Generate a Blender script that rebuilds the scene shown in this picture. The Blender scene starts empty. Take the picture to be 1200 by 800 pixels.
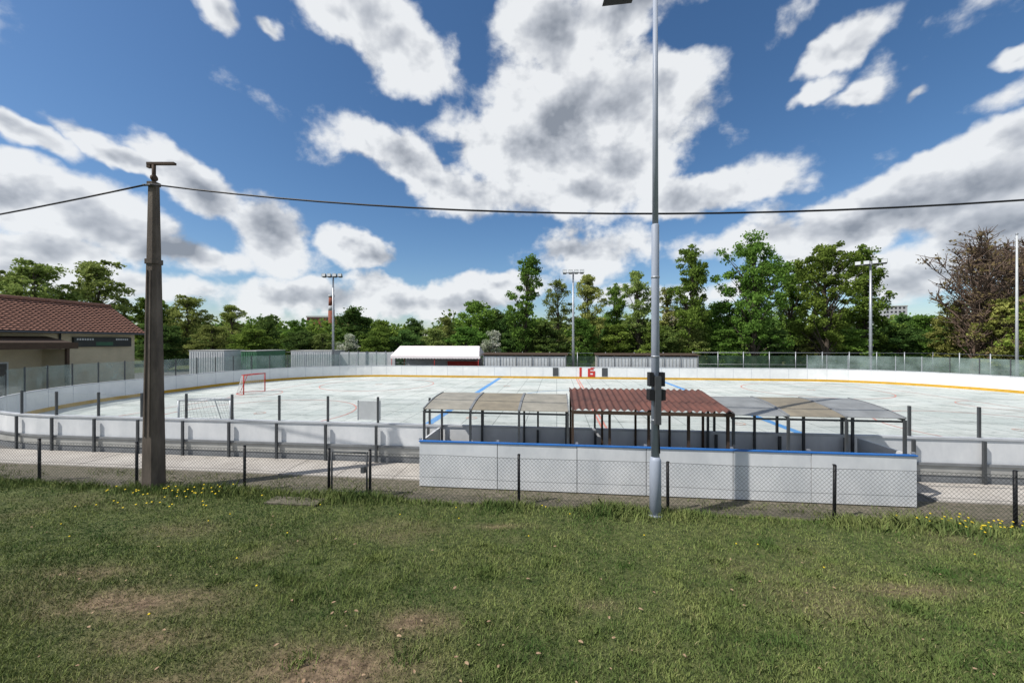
import bpy, math, random
import numpy as np
from mathutils import Vector
random.seed(7); rng=np.random.default_rng(11)
scene=bpy.context.scene
TH=math.radians(6.5); C=math.cos(TH); S=math.sin(TH)
def P(a,b,z=0.0): return (a*C+b*S, -a*S+b*C, z)
def AB(x,y): return (x*C-y*S, x*S+y*C)

# ------------------------------------------------------------ numpy noise
_perm=rng.random((256,256))
def vnoise(x,y):
    xi=np.floor(x).astype(int); yi=np.floor(y).astype(int)
    fx=x-xi; fy=y-yi
    fx=fx*fx*(3-2*fx); fy=fy*fy*(3-2*fy)
    g=lambda i,j:_perm[i&255,j&255]
    return (g(xi,yi)*(1-fx)+g(xi+1,yi)*fx)*(1-fy)+(g(xi,yi+1)*(1-fx)+g(xi+1,yi+1)*fx)*fy
def fbm(x,y,o=4):
    v=0;a=0.5;t=0
    for k in range(o):
        v=v+a*vnoise(x*2**k+17*k,y*2**k+31*k); t+=a; a*=0.5
    return v/t

# ------------------------------------------------------------ materials
def nodes_mat(name):
    m=bpy.data.materials.new(name); m.use_nodes=True
    nt=m.node_tree; bs=nt.nodes['Principled BSDF']
    return m,nt,bs
def mat(name,col,rough=0.7,var=0.25,scale=3.0,metal=0.0,bump=0.0,bscale=40,col2=None,spec=0.3,detail=6,stretch=None):
    m,nt,bs=nodes_mat(name)
    tc=nt.nodes.new('ShaderNodeTexCoord')
    n=nt.nodes.new('ShaderNodeTexNoise'); n.inputs['Scale'].default_value=scale; n.inputs['Detail'].default_value=detail
    n.inputs['Roughness'].default_value=0.65
    src=tc.outputs['Object']
    if stretch:
        mp=nt.nodes.new('ShaderNodeMapping'); mp.inputs['Scale'].default_value=stretch
        nt.links.new(src,mp.inputs['Vector']); src=mp.outputs['Vector']
    nt.links.new(src,n.inputs['Vector'])
    r=nt.nodes.new('ShaderNodeValToRGB')
    r.color_ramp.elements[0].position=0.3; r.color_ramp.elements[1].position=0.7
    c2=col2 if col2 else tuple(c*(1-var) for c in col)
    r.color_ramp.elements[0].color=(*c2,1); r.color_ramp.elements[1].color=(*col,1)
    nt.links.new(n.outputs['Fac'],r.inputs['Fac'])
    nt.links.new(r.outputs['Color'],bs.inputs['Base Color'])
    bs.inputs['Roughness'].default_value=rough; bs.inputs['Metallic'].default_value=metal
    bs.inputs['Specular IOR Level'].default_value=spec
    if bump>0:
        n2=nt.nodes.new('ShaderNodeTexNoise'); n2.inputs['Scale'].default_value=bscale; n2.inputs['Detail'].default_value=4
        nt.links.new(tc.outputs['Object'],n2.inputs['Vector'])
        b=nt.nodes.new('ShaderNodeBump'); b.inputs['Strength'].default_value=bump; b.inputs['Distance'].default_value=0.02
        nt.links.new(n2.outputs['Fac'],b.inputs['Height']); nt.links.new(b.outputs['Normal'],bs.inputs['Normal'])
    return m
def glassy(name,tint,alpha,rough=0.15):
    m=bpy.data.materials.new(name); m.use_nodes=True; nt=m.node_tree; nt.nodes.clear()
    o=nt.nodes.new('ShaderNodeOutputMaterial'); t=nt.nodes.new('ShaderNodeBsdfTransparent'); t.inputs[0].default_value=(*[min(1,0.86+c*0.1) for c in tint],1)
    p=nt.nodes.new('ShaderNodeBsdfPrincipled'); p.inputs['Base Color'].default_value=(*tint,1); p.inputs['Roughness'].default_value=rough
    tc=nt.nodes.new('ShaderNodeTexCoord'); n=nt.nodes.new('ShaderNodeTexNoise'); n.inputs['Scale'].default_value=1.3; n.inputs['Detail'].default_value=4
    nt.links.new(tc.outputs['Object'],n.inputs['Vector'])
    mr=nt.nodes.new('ShaderNodeMapRange'); mr.inputs['From Min'].default_value=.3; mr.inputs['From Max'].default_value=.7
    mr.inputs['To Min'].default_value=alpha*0.5; mr.inputs['To Max'].default_value=alpha*1.5
    nt.links.new(n.outputs['Fac'],mr.inputs['Value'])
    mx=nt.nodes.new('ShaderNodeMixShader')
    nt.links.new(mr.outputs[0],mx.inputs[0]); nt.links.new(t.outputs[0],mx.inputs[1]); nt.links.new(p.outputs[0],mx.inputs[2]); nt.links.new(mx.outputs[0],o.inputs[0])
    return m
def leafmat(name,ca,cb,trans=0.38):
    m=bpy.data.materials.new(name); m.use_nodes=True; nt=m.node_tree; nt.nodes.clear()
    o=nt.nodes.new('ShaderNodeOutputMaterial')
    at=nt.nodes.new('ShaderNodeAttribute'); at.attribute_name='tint'
    oi=nt.nodes.new('ShaderNodeObjectInfo')
    mx=nt.nodes.new('ShaderNodeMix'); mx.data_type='RGBA'
    mx.inputs[6].default_value=(*ca,1); mx.inputs[7].default_value=(*cb,1)
    nt.links.new(at.outputs['Fac'],mx.inputs[0])
    hs=nt.nodes.new('ShaderNodeHueSaturation')
    ma=nt.nodes.new('ShaderNodeMapRange'); ma.inputs['To Min'].default_value=0.85; ma.inputs['To Max'].default_value=1.45
    nt.links.new(oi.outputs['Random'],ma.inputs['Value']); nt.links.new(ma.outputs[0],hs.inputs['Value'])
    mh=nt.nodes.new('ShaderNodeMapRange'); mh.inputs['To Min'].default_value=0.512; mh.inputs['To Max'].default_value=.465
    fr=nt.nodes.new('ShaderNodeMath'); fr.operation='FRACT'; m7=nt.nodes.new('ShaderNodeMath'); m7.operation='MULTIPLY'; m7.inputs[1].default_value=7.3
    nt.links.new(oi.outputs['Random'],m7.inputs[0]); nt.links.new(m7.outputs[0],fr.inputs[0]); nt.links.new(fr.outputs[0],mh.inputs['Value']); nt.links.new(mh.outputs[0],hs.inputs['Hue'])
    nt.links.new(mx.outputs[2],hs.inputs['Color'])
    d=nt.nodes.new('ShaderNodeBsdfDiffuse'); t=nt.nodes.new('ShaderNodeBsdfTranslucent')
    nt.links.new(hs.outputs[0],d.inputs[0]); nt.links.new(hs.outputs[0],t.inputs[0])
    ms=nt.nodes.new('ShaderNodeMixShader'); ms.inputs[0].default_value=trans
    nt.links.new(d.outputs[0],ms.inputs[1]); nt.links.new(t.outputs[0],ms.inputs[2]); nt.links.new(ms.outputs[0],o.inputs[0])
    return m

M={}
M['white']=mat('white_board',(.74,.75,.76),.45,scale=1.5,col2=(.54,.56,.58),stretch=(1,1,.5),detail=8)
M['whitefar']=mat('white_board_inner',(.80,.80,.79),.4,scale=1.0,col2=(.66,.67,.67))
M['yellow']=mat('yellow_kick',(.62,.36,.04),.5)
M['greykick']=mat('grey_kick',(.22,.23,.24),.6,scale=4)
M['rail']=mat('top_rail_paint',(.55,.57,.6),.5)
M['blue']=mat('blue_paint',(.03,.16,.50),.5)
M['linered']=mat('red_line_paint',(.62,.12,.08),.5,scale=4,col2=(.60,.38,.32))
M['lineblue']=mat('blue_line_paint',(.05,.24,.62),.5,scale=4,col2=(.16,.36,.6))
M['lineorange']=mat('orange_line_paint',(.60,.36,.27),.5,scale=6,col2=(.6,.5,.45))
M['steel']=mat('galvanised_steel',(.42,.44,.47),.45,metal=.5,scale=8)
M['darksteel']=mat('dark_steel',(.07,.075,.08),.5,scale=8)
M['polesteel']=mat('painted_pole',(.36,.40,.48),.45,scale=3,var=.25,stretch=(1,1,.4))
M['black']=mat('black_paint',(.015,.015,.017),.5)
M['wire']=mat('fence_wire',(.05,.055,.055),.6)
M['red']=mat('red_paint',(.55,.04,.03),.5)
M['net']=mat('net_cord',(.7,.7,.68),.8)
M['glass']=glassy('plexiglass',(.55,.6,.6),.14)
M['glassold']=glassy('plexiglass_dull',(.30,.38,.36),.36)
M['screen']=glassy('green_windscreen',(.05,.10,.06),.5,.8)
M['concrete']=mat('concrete_pole',(.16,.13,.105),.85,scale=4,bump=.4,col2=(.06,.048,.04),stretch=(1,1,.25))
M['paving']=mat('concrete_paving',(.48,.45,.41),.85,scale=1.2,bump=.2,col2=(.32,.295,.265),detail=9)
M['apron']=mat('asphalt_apron',(.16,.155,.15),.9,scale=.7,bump=.2,col2=(.09,.09,.085))
M['gravel']=mat('gravel_dirt',(.20,.17,.135),.95,scale=9,bump=.8,col2=(.06,.065,.035))
M['roofgrey']=mat('weathered_sheet',(.34,.315,.26),.55,scale=2.2,col2=(.20,.19,.16),detail=9)
M['roofgrey2']=mat('weathered_sheet_brown',(.29,.25,.18),.55,scale=2.2,col2=(.17,.15,.115),detail=9)
M['roofgrey3']=mat('weathered_sheet_grey',(.27,.28,.28),.5,scale=2.2,col2=(.17,.175,.175),detail=9)
M['redroof']=mat('red_corrugated',(.165,.068,.05),.7,scale=2.2,col2=(.07,.036,.03),detail=9)
M['wood']=mat('dark_wood',(.07,.045,.03),.8,scale=5)
M['bench']=mat('bench_wood',(.25,.16,.09),.7,scale=5)
M['grey']=mat('grey_sheet',(.40,.40,.38),.6,scale=2,col2=(.30,.30,.285))
M['lightgrey']=mat('lightgrey_sheet',(.55,.57,.58),.6,scale=1.5,col2=(.40,.42,.43))
M['tent']=mat('tent_canvas',(.78,.72,.72),.6,var=.1)
M['green']=mat('green_container',(.06,.17,.09),.6)
M['cream']=mat('cream_render',(.50,.44,.31),.9,scale=1.0,bump=.2,col2=(.40,.35,.25))
M['tile']=mat('clay_tile',(.33,.165,.115),.85,scale=5,col2=(.19,.095,.07))
M['window']=mat('window_dark',(.02,.024,.028),.15,spec=.6)
M['board']=mat('scoreboard_black',(.03,.035,.035),.4)
M['led']=mat('scoreboard_green',(.04,.12,.07),.5)
M['brick']=mat('brick_red',(.26,.09,.06),.9)
M['farwall']=mat('pale_wall',(.45,.46,.48),.9)
M['bark']=mat('bark',(.105,.085,.065),.95,scale=5,col2=(.05,.04,.032))
M['trunkgrey']=mat('twig_bark',(.15,.105,.08),.95,scale=5)
M['leafA']=leafmat('leaf_green',(.060,.125,.024),(.20,.33,.065))
M['leafB']=leafmat('leaf_yellowgreen',(.10,.145,.035),(.30,.36,.11))
M['leafC']=leafmat('leaf_dark',(.042,.090,.026),(.15,.235,.06))
M['leafD']=leafmat('leaf_olive',(.10,.08,.04),(.21,.19,.08))
M['blossom']=leafmat('blossom_white',(.10,.17,.06),(.62,.62,.55))

# ------------------------------------------------------------ mesh builder
class MB:
    def __init__(s): s.v=[]; s.f=[]; s.m=[]; s.mats=[]; s.sm=[]
    def mi(s,k):
        if k not in s.mats: s.mats.append(k)
        return s.mats.index(k)
    def face(s,pts,k,smooth=False):
        i=len(s.v); s.v+= [tuple(p) for p in pts]; s.f.append(tuple(range(i,i+len(pts)))); s.m.append(s.mi(k)); s.sm.append(smooth)
    def hexa(s,b,t,k):
        i=len(s.v); s.v+=[tuple(p) for p in b]+[tuple(p) for p in t]
        for f in ((3,2,1,0),(4,5,6,7),(0,1,5,4),(1,2,6,5),(2,3,7,6),(3,0,4,7)):
            s.f.append(tuple(i+q for q in f)); s.m.append(s.mi(k)); s.sm.append(False)
    def box(s,x0,x1,y0,y1,z0,z1,k,T=None):
        T=T or (lambda a,b,z:(a,b,z))
        b=[T(x0,y0,z0),T(x1,y0,z0),T(x1,y1,z0),T(x0,y1,z0)]
        t=[T(x0,y0,z1),T(x1,y0,z1),T(x1,y1,z1),T(x0,y1,z1)]
        s.hexa(b,t,k)
    def rbox(s,*a): s.box(*a,T=P)
    def tube(s,pts,rad,k,n=8,caps=True,smooth=True):
        pts=[Vector(p) for p in pts]
        if not hasattr(rad,'__len__'): rad=[rad]*len(pts)
        i0=len(s.v); u=None
        for j,p in enumerate(pts):
            d=(pts[min(j+1,len(pts)-1)]-pts[max(j-1,0)]).normalized()
            if u is None:
                u=d.orthogonal().normalized()
                if abs(d.z)>.99: u=Vector((1,0,0))
            u=(u-d*u.dot(d)).normalized(); w=d.cross(u)
            for q in range(n):
                an=2*math.pi*(q+.5)/n
                s.v.append(tuple(p+(u*math.cos(an)+w*math.sin(an))*rad[j]))
        mi=s.mi(k)
        for j in range(len(pts)-1):
            for q in range(n):
                a=i0+j*n+q; b=i0+j*n+(q+1)%n
                s.f.append((a,b,b+n,a+n)); s.m.append(mi); s.sm.append(smooth)
        if caps:
            s.f.append(tuple(i0+q for q in range(n))[::-1]); s.m.append(mi); s.sm.append(False)
            e=i0+(len(pts)-1)*n
            s.f.append(tuple(e+q for q in range(n))); s.m.append(mi); s.sm.append(False)
    def obj(s,name,loc=(0,0,0)):
        me=bpy.data.meshes.new(name); me.from_pydata(s.v,[],s.f)
        for k in s.mats: me.materials.append(M[k])
        me.polygons.foreach_set('material_index',s.m); me.polygons.foreach_set('use_smooth',s.sm)
        me.update()
        o=bpy.data.objects.new(name,me); o.location=loc; scene.collection.objects.link(o); return o

# ------------------------------------------------------------ terrain
def terr(a,b):
    t=np.clip((7.7-b)/6.0,0,1); t=t*t*(3-2*t)
    e=np.clip((8.05-b)/.35,0,1)
    return e*.12+.58*t-0.0
GAUSS=[(-4.2,4.3,1.0,.4,.9),(-1.7,3.3,.9,.4,1.1),(-2.6,3.0,1.0,.3,1.0),(4.9,4.9,.8,.2,.6),(-.2,6.9,.5,.12,.6),(-5.5,5.0,.8,.25,.6),(-1.0,4.0,.5,.25,.8),(0.9,4.4,.35,.15,.4),(-3.4,3.7,.6,.2,.8)]
def dryness(x,y):
    d=np.clip((fbm(x*.55+5,y*.9+9,5)-.52)*2.6,0,1)*.55
    for gx,gy,sx,sy,am in GAUSS:
        d=np.maximum(d, am*np.exp(-((x-gx)/sx)**2-((y-gy)/sy)**2)*(.35+1.2*fbm(x*3.5,y*3.5,3)))
    return np.clip(d,0,1)
def seq(*segs):
    out=[]
    for a,b,n in segs: out+=list(np.linspace(a,b,n,endpoint=False))
    return out
xs=np.array(seq((-1500,-200,8),(-200,-30,14),(-30,-15,20),(-15,15,270),(15,30,20),(30,200,14),(200,1500,8))+[1500])
ys=np.array(seq((-600,-30,6),(-30,0,12),(0,10.5,120),(10.5,60,14),(60,300,10),(300,2500,8))+[2500])
X,Y=np.meshgrid(xs,ys); A,B=AB(X,Y)
Z=terr(A,B)
near=(B<7.9)&(np.abs(X)<16)&(Y>0)
Z=Z+np.where(near,(fbm(X*1.6,Y*1.6,4)-.5)*.09,0)-np.where(B>8.05,.004,0)
nx,ny=len(xs),len(ys)
V=np.stack([X,Y,Z],-1).reshape(-1,3)
idx=np.arange(nx*ny).reshape(ny,nx)
F=np.stack([idx[:-1,:-1],idx[:-1,1:],idx[1:,1:],idx[1:,:-1]],-1).reshape(-1,4)
def npmesh(name,V,F,mats,attr=None,smooth=False,mi=None):
    k=F.shape[1]
    me=bpy.data.meshes.new(name); me.vertices.add(len(V)); me.vertices.foreach_set('co',V.astype(np.float32).ravel())
    me.loops.add(F.size); me.loops.foreach_set('vertex_index',F.astype(np.int32).ravel())
    me.polygons.add(len(F)); me.polygons.foreach_set('loop_start',(np.arange(len(F))*k).astype(np.int32))
    try: me.polygons.foreach_set('loop_total',np.full(len(F),k,np.int32))
    except Exception: pass
    if mi is not None: me.polygons.foreach_set('material_index',mi.astype(np.int32))
    if smooth: me.polygons.foreach_set('use_smooth',np.ones(len(F),bool))
    for m in mats: me.materials.append(m)
    me.update(calc_edges=True)
    if attr is not None:
        for nm,val in attr.items():
            at=me.attributes.new(nm,'FLOAT','POINT'); at.data.foreach_set('value',val.astype(np.float32).ravel())
    me.validate()
    return me
def linkobj(name,me,loc=(0,0,0),rot=0,sc=1):
    o=bpy.data.objects.new(name,me); o.location=loc; o.rotation_euler=(0,0,rot)
    o.scale=(sc,sc,sc) if not hasattr(sc,'__len__') else sc
    scene.collection.objects.link(o); return o

def groundmat(name,blade=False):
    m,nt,bs=nodes_mat(name); bs.inputs['Roughness'].default_value=.9; bs.inputs['Specular IOR Level'].default_value=.15
    at=nt.nodes.new('ShaderNodeAttribute'); at.attribute_name='dry'
    tc=nt.nodes.new('ShaderNodeTexCoord')
    n=nt.nodes.new('ShaderNodeTexNoise'); n.inputs['Scale'].default_value=1.1 if blade else 9; n.inputs['Detail'].default_value=6; n.inputs['Roughness'].default_value=.7
    nt.links.new(tc.outputs['Object'],n.inputs['Vector'])
    r=nt.nodes.new('ShaderNodeValToRGB'); e=r.color_ramp.elements
    e[0].position=.36; e[1].position=.64
    if blade: e[0].color=(.062,.118,.028,1); e[1].color=(.225,.265,.085,1)
    else: e[0].color=(.034,.052,.016,1); e[1].color=(.115,.13,.048,1)
    nt.links.new(n.outputs['Fac'],r.inputs['Fac'])
    n2=nt.nodes.new('ShaderNodeTexNoise'); n2.inputs['Scale'].default_value=14; n2.inputs['Detail'].default_value=6
    nt.links.new(tc.outputs['Object'],n2.inputs['Vector'])
    r2=nt.nodes.new('ShaderNodeValToRGB'); e=r2.color_ramp.elements; e[0].position=.35; e[1].position=.65
    if blade: e[0].color=(.22,.19,.085,1); e[1].color=(.40,.35,.19,1)
    else: e[0].color=(.095,.066,.042,1); e[1].color=(.25,.18,.115,1)
    nt.links.new(n2.outputs['Fac'],r2.inputs['Fac'])
    mx=nt.nodes.new('ShaderNodeMix'); mx.data_type='RGBA'
    nt.links.new(at.outputs['Fac'],mx.inputs[0]); nt.links.new(r.outputs[0],mx.inputs[6]); nt.links.new(r2.outputs[0],mx.inputs[7])
    nt.links.new(mx.outputs[2],bs.inputs['Base Color'])
    if not blade:
        b=nt.nodes.new('ShaderNodeBump'); b.inputs['Strength'].default_value=.8; b.inputs['Distance'].default_value=.03
        n3=nt.nodes.new('ShaderNodeTexNoise'); n3.inputs['Scale'].default_value=35; n3.inputs['Detail'].default_value=5
        nt.links.new(tc.outputs['Object'],n3.inputs['Vector'])
        nt.links.new(n3.outputs['Fac'],b.inputs['Height']); nt.links.new(b.outputs[0],bs.inputs['Normal'])
    return m
MG=groundmat('grass_ground'); MBL=groundmat('grass_blades',True)
linkobj('ground',npmesh('ground',V,F,[MG],{'dry':dryness(X,Y).ravel()},True))

# grass blades ----------------------------------------------------------------
def blades(n,px,py,h,w,dry,lean=.5):
    a,b=AB(px,py); z=terr(a,b)+np.where(b<7.9,(fbm(px*1.6,py*1.6,4)-.5)*.09,0)-.004
    an=rng.random(n)*2*np.pi; la=rng.random(n)*2*np.pi; ln=h*lean*rng.random(n)*1.4
    base=np.stack([px,py,z],-1)
    d=np.stack([np.cos(an),np.sin(an),0*an],-1)*w[:,None]*.5
    tip=base+np.stack([np.cos(la)*ln,np.sin(la)*ln,h],-1)
    mid=base+np.stack([np.cos(la)*ln*.35,np.sin(la)*ln*.35,h*.6],-1)
    Vv=np.stack([base-d,base+d,mid+d*.7,tip,mid-d*.7],1)
    return Vv, np.repeat(dry,5)
n=340000
yy=1.6*np.exp(rng.random(n)*math.log(9.3/1.6)); xx=(rng.random(n)*2-1)*(1.42*yy+.4)
a_,b_=AB(xx,yy); dr=dryness(xx,yy)
keep=(b_<7.95)&(rng.random(n)>dr*.72); xx,yy,dr,b_=xx[keep],yy[keep],dr[keep],b_[keep]; n=len(xx)
hh=(.016+.032*rng.random(n))*(.45+1.2*fbm(xx*1.3+40,yy*1.3,4))*(1-.4*dr)
edge=np.clip((b_-7.35)/.4,0,1); hh=hh*(1+edge*1.0)
ww=.0035+.0011*yy*(.6+.6*rng.random(n))
bd=np.clip(dr*.9+np.where(rng.random(n)<.16,.7,0)*rng.random(n),0,1)
V1,D1=blades(n,xx,yy,hh,ww,bd,.9)
n2=34000
aa=rng.random(n2)*32-17; bb=7.98-np.abs(rng.normal(0,.28,n2)); cl=fbm(aa*.9+3,bb*0+2.2,3)
k=rng.random(n2)<np.clip((cl-.36)*4,0.06,1); aa,bb,cl=aa[k],bb[k],cl[k]; n2=len(aa)
px_,py_=aa*C+bb*S,-aa*S+bb*C
h2=(.06+.20*rng.random(n2))*np.clip(.3+1.7*(cl-.3),.3,1.2)
V2,D2=blades(n2,px_,py_,h2,.008+.008*rng.random(n2),np.clip(rng.random(n2)*.4-.15,0,1),.7)
nc=70; tx=rng.uniform(-4,6,nc); ty=rng.uniform(2.6,6.5,nc); m_=130
px_=np.repeat(tx,m_)+rng.normal(0,.09,nc*m_); py_=np.repeat(ty,m_)+rng.normal(0,.07,nc*m_)
V4,D4=blades(nc*m_,px_,py_,.03+.055*rng.random(nc*m_),.006+.004*rng.random(nc*m_),np.zeros(nc*m_),.9)
n3=14000
aa=rng.random(n3)*34-18; bb=np.where(rng.random(n3)<.5,8.12+rng.random(n3)*.35,8.45+rng.random(n3)*.7); 
k=(fbm(aa*1.2+60,bb*2,3)>.50)&~((aa>-3.4)&(aa<7.6)&(bb>8.75)); aa,bb=aa[k],bb[k]; n3=len(aa)
px_,py_=aa*C+bb*S,-aa*S+bb*C
V3,D3=blades(n3,px_,py_,.03+.08*rng.random(n3),.006+.007*rng.random(n3),rng.random(n3)*.3,.8)
VV=np.concatenate([V1,V2,V3,V4]); DD=np.concatenate([D1,D2,D3,D4])
linkobj('grass',npmesh('grass',VV.reshape(-1,3),np.arange(len(VV)*5).reshape(-1,5),[MBL],{'dry':DD}))

# dandelions + dry leaves
M['dandelion']=mat('dandelion_yellow',(.74,.55,.03),.8); M['stem']=mat('flower_stem',(.08,.14,.04),.8)
M['dryleaf']=mat('fallen_leaf',(.44,.32,.20),.9,scale=20,col2=(.18,.10,.06))
def gz(x,y):
    a,b=AB(x,y); return float(terr(np.array(a),np.array(b))+(float((fbm(np.array([x*1.6]),np.array([y*1.6]),4)-.5)[0])*.09 if b<7.9 else 0))
mb=MB()
spots=[(-7.0+rng.normal(0,.7),8.05+rng.normal(0,.25),.018) for _ in range(54)]+[(8.1+rng.normal(0,.5),6.75+rng.normal(0,.2),.018) for _ in range(40)]+[(rng.uniform(-9,9),rng.uniform(4,7.6),.013) for _ in range(26)]
for x,y,r in spots:
    if AB(x,y)[1]>8: continue
    z=gz(x,y); h=rng.uniform(.10,.26) if AB(x,y)[1]>7 else .05
    mb.tube([(x,y,z),(x+.01,y,z+h)],.003,'stem',4)
    mb.tube([(x+.01,y,z+h),(x+.012,y,z+h+.010),(x+.012,y-.002,z+h+.014)],[.006,r,r*.6],'dandelion',7)
mb.obj('dandelion_flowers')
mb=MB()
for _ in range(140):
    y=1.8*math.exp(rng.random()*1.4); x=rng.uniform(-1.3,1.3)*y
    if AB(x,y)[1]>7.8: continue
    z=gz(x,y)+.035; r=rng.uniform(.012,.03); t=rng.random()*6.28; ct,st=math.cos(t),math.sin(t)
    pts=[]
    for (u,v,w) in ((-1,0,0),(-.3,.5,.25),(.5,.45,.2),(1,0,.1),(.5,-.45,.3),(-.3,-.5,.1)):
        pts.append((x+r*(u*ct-v*st),y+r*(u*st+v*ct),z+w*r))
    mb.face(pts,'dryleaf')
mb.obj('fallen_leaves')

# ------------------------------------------------------------ paved surfaces
mb=MB()
def sheet(a0,a1,b0,b1,z,k,mb): mb.face([P(a0,b0,z),P(a1,b0,z),P(a1,b1,z),P(a0,b1,z)],k)
sheet(-45,42,8.45,41.5,.004,'apron',mb); mb.obj('asphalt_apron')
mb=MB(); sheet(-40,40,8.02,9.28,.008,'gravel',mb); mb.obj('gravel_strip')
mb=MB()
a=-34.0
while a<30:
    if not(-3.1<a<7.4):
        mb.rbox(a,a+1.48,9.26,10.46,-.02,.035+random.random()*.006,'paving')
    a+=1.5
mb.obj('footpath')
mb=MB()
for i in range(3):
    mb.rbox(-5.85+i*.02,-4.75,7.28+i*.37,7.62+i*.37,.03,.165-.035*i,'gravel')
mb.obj('path_slabs')

# ------------------------------------------------------------ rink
A0,A1,B0,B1,R=-25.5,30.5,10.6,36.1,10.0
def perim():
    pts=[]
    def arc(ca,cb,t0,t1,n=22):
        for i in range(n+1):
            t=math.radians(t0+(t1-t0)*i/n); pts.append((ca+R*math.cos(t),cb+R*math.sin(t),math.cos(t),math.sin(t)))
    arc(A1-R,B0+R,-90,0); arc(A1-R,B1-R,0,90); arc(A0+R,B1-R,90,180); arc(A0+R,B0+R,180,270)
    return pts
base=perim()
full=[]
N=len(base)
for i in range(N):
    p=base[i]; q=base[(i+1)%N]; L=math.hypot(q[0]-p[0],q[1]-p[1]); k=max(1,int(round(L/.75)))
    for j in range(k):
        t=j/k; full.append(tuple(p[m]*(1-t)+q[m]*t for m in range(4)))
m,nt,bs=nodes_mat('rink_floor'); M['rink']=m
bs.inputs['Roughness'].default_value=.8; bs.inputs['Specular IOR Level'].default_value=.12
tc=nt.nodes.new('ShaderNodeTexCoord'); mp=nt.nodes.new('ShaderNodeMapping'); mp.inputs['Rotation'].default_value=(0,0,TH); nt.links.new(tc.outputs['Object'],mp.inputs[0])
def noise(sc,det,ro=.6,vec=None):
    n=nt.nodes.new('ShaderNodeTexNoise'); n.inputs['Scale'].default_value=sc; n.inputs['Detail'].default_value=det; n.inputs['Roughness'].default_value=ro
    nt.links.new(vec or mp.outputs[0],n.inputs['Vector']); return n
def ramp(src,p0,c0,p1,c1):
    r=nt.nodes.new('ShaderNodeValToRGB'); r.color_ramp.elements[0].position=p0; r.color_ramp.elements[1].position=p1
    r.color_ramp.elements[0].color=(*c0,1); r.color_ramp.elements[1].color=(*c1,1); nt.links.new(src,r.inputs[0]); return r
def mult(a,b,f=1):
    x=nt.nodes.new('ShaderNodeMix'); x.data_type='RGBA'; x.blend_type='MULTIPLY'; x.inputs[0].default_value=f
    nt.links.new(a,x.inputs[6]); nt.links.new(b,x.inputs[7]); return x.outputs[2]
c=ramp(noise(.25,6,.7).outputs['Fac'],.35,(.49,.53,.51),.65,(.61,.625,.59)).outputs[0]
mp2=nt.nodes.new('ShaderNodeMapping'); mp2.inputs['Scale'].default_value=(.5,1.2,1); nt.links.new(mp.outputs[0],mp2.inputs[0])
st=ramp(noise(.6,8,.75,mp2.outputs[0]).outputs['Fac'],.38,(.50,.52,.51),.49,(1,1,1)).outputs[0]
c=mult(c,st,.65)
br=nt.nodes.new('ShaderNodeTexBrick'); br.offset=.0; br.inputs['Color1'].default_value=(1,1,1,1); br.inputs['Color2'].default_value=(.86,.89,.88,1); br.inputs['Mortar'].default_value=(.45,.47,.47,1)
br.inputs['Scale'].default_value=1; br.inputs['Brick Width'].default_value=1.3; br.inputs['Row Height'].default_value=1.3; br.inputs['Mortar Size'].default_value=.02
nt.links.new(mp.outputs[0],br.inputs['Vector']); c=mult(c,br.outputs[0],.9)
mp3=nt.nodes.new('ShaderNodeMapping'); mp3.inputs['Scale'].default_value=(.7,2.2,1); nt.links.new(mp.outputs[0],mp3.inputs[0])
sp=ramp(noise(2.4,5,.7,mp3.outputs[0]).outputs['Fac'],.355,(.30,.31,.30),.39,(1,1,1)).outputs[0]
c=mult(c,sp,.8)
nt.links.new(c,bs.inputs['Base Color'])
mb=MB(); mb.face([P(p[0],p[1],.012) for p in full],'rink'); mb.obj('rink_floor')
AC=1.85; BC=(B0+B1)/2
mb=MB(); zl=.016
def line(a0,a1,b0,b1,k,z=zl): mb.face([P(a0,b0,z),P(a1,b0,z),P(a1,b1,z),P(a0,b1,z)],k)
def ring(ca,cb,r,w,k,t0=0,t1=360,n=56,z=zl):
    for i in range(n):
        ta=math.radians(t0+(t1-t0)*i/n); tb=math.radians(t0+(t1-t0)*(i+1)/n)
        mb.face([P(ca+r*math.cos(ta),cb+r*math.sin(ta),z),P(ca+(r+w)*math.cos(ta),cb+(r+w)*math.sin(ta),z),P(ca+(r+w)*math.cos(tb),cb+(r+w)*math.sin(tb),z),P(ca+r*math.cos(tb),cb+r*math.sin(tb),z)],k)
line(AC-.13,AC-.04,B0+.05,B1-.05,'linered'); line(AC+.04,AC+.13,B0+.05,B1-.05,'linered')
for s in (-1,1): line(AC+s*7.1-.17,AC+s*7.1+.17,B0+.05,B1-.05,'lineblue')
for s in (-1,1):
    g=AC+s*21.6; w=2.2
    line(g-.03,g+.03,B0+w,B1-w,'linered')
    ring(g,BC,1.8,.05,'linered',90 if s>0 else -90,270 if s>0 else 90,z=.020)
    for cb in (B0+6.5,B1-6.5):
        ring(AC+s*15.8,cb,4.2,.07,'linered',z=.020)
        ring(AC+s*15.8,cb,.18,.08,'lineorange',z=.024,n=16)
        ring(AC+s*5.6,cb,.18,.08,'lineorange',z=.024,n=16)
ring(AC,BC,4.3,.07,'lineblue',z=.020)
ring(AC,B0+.1,3,.05,'linered',0,180,z=.020)
mb.obj('rink_markings')
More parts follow.
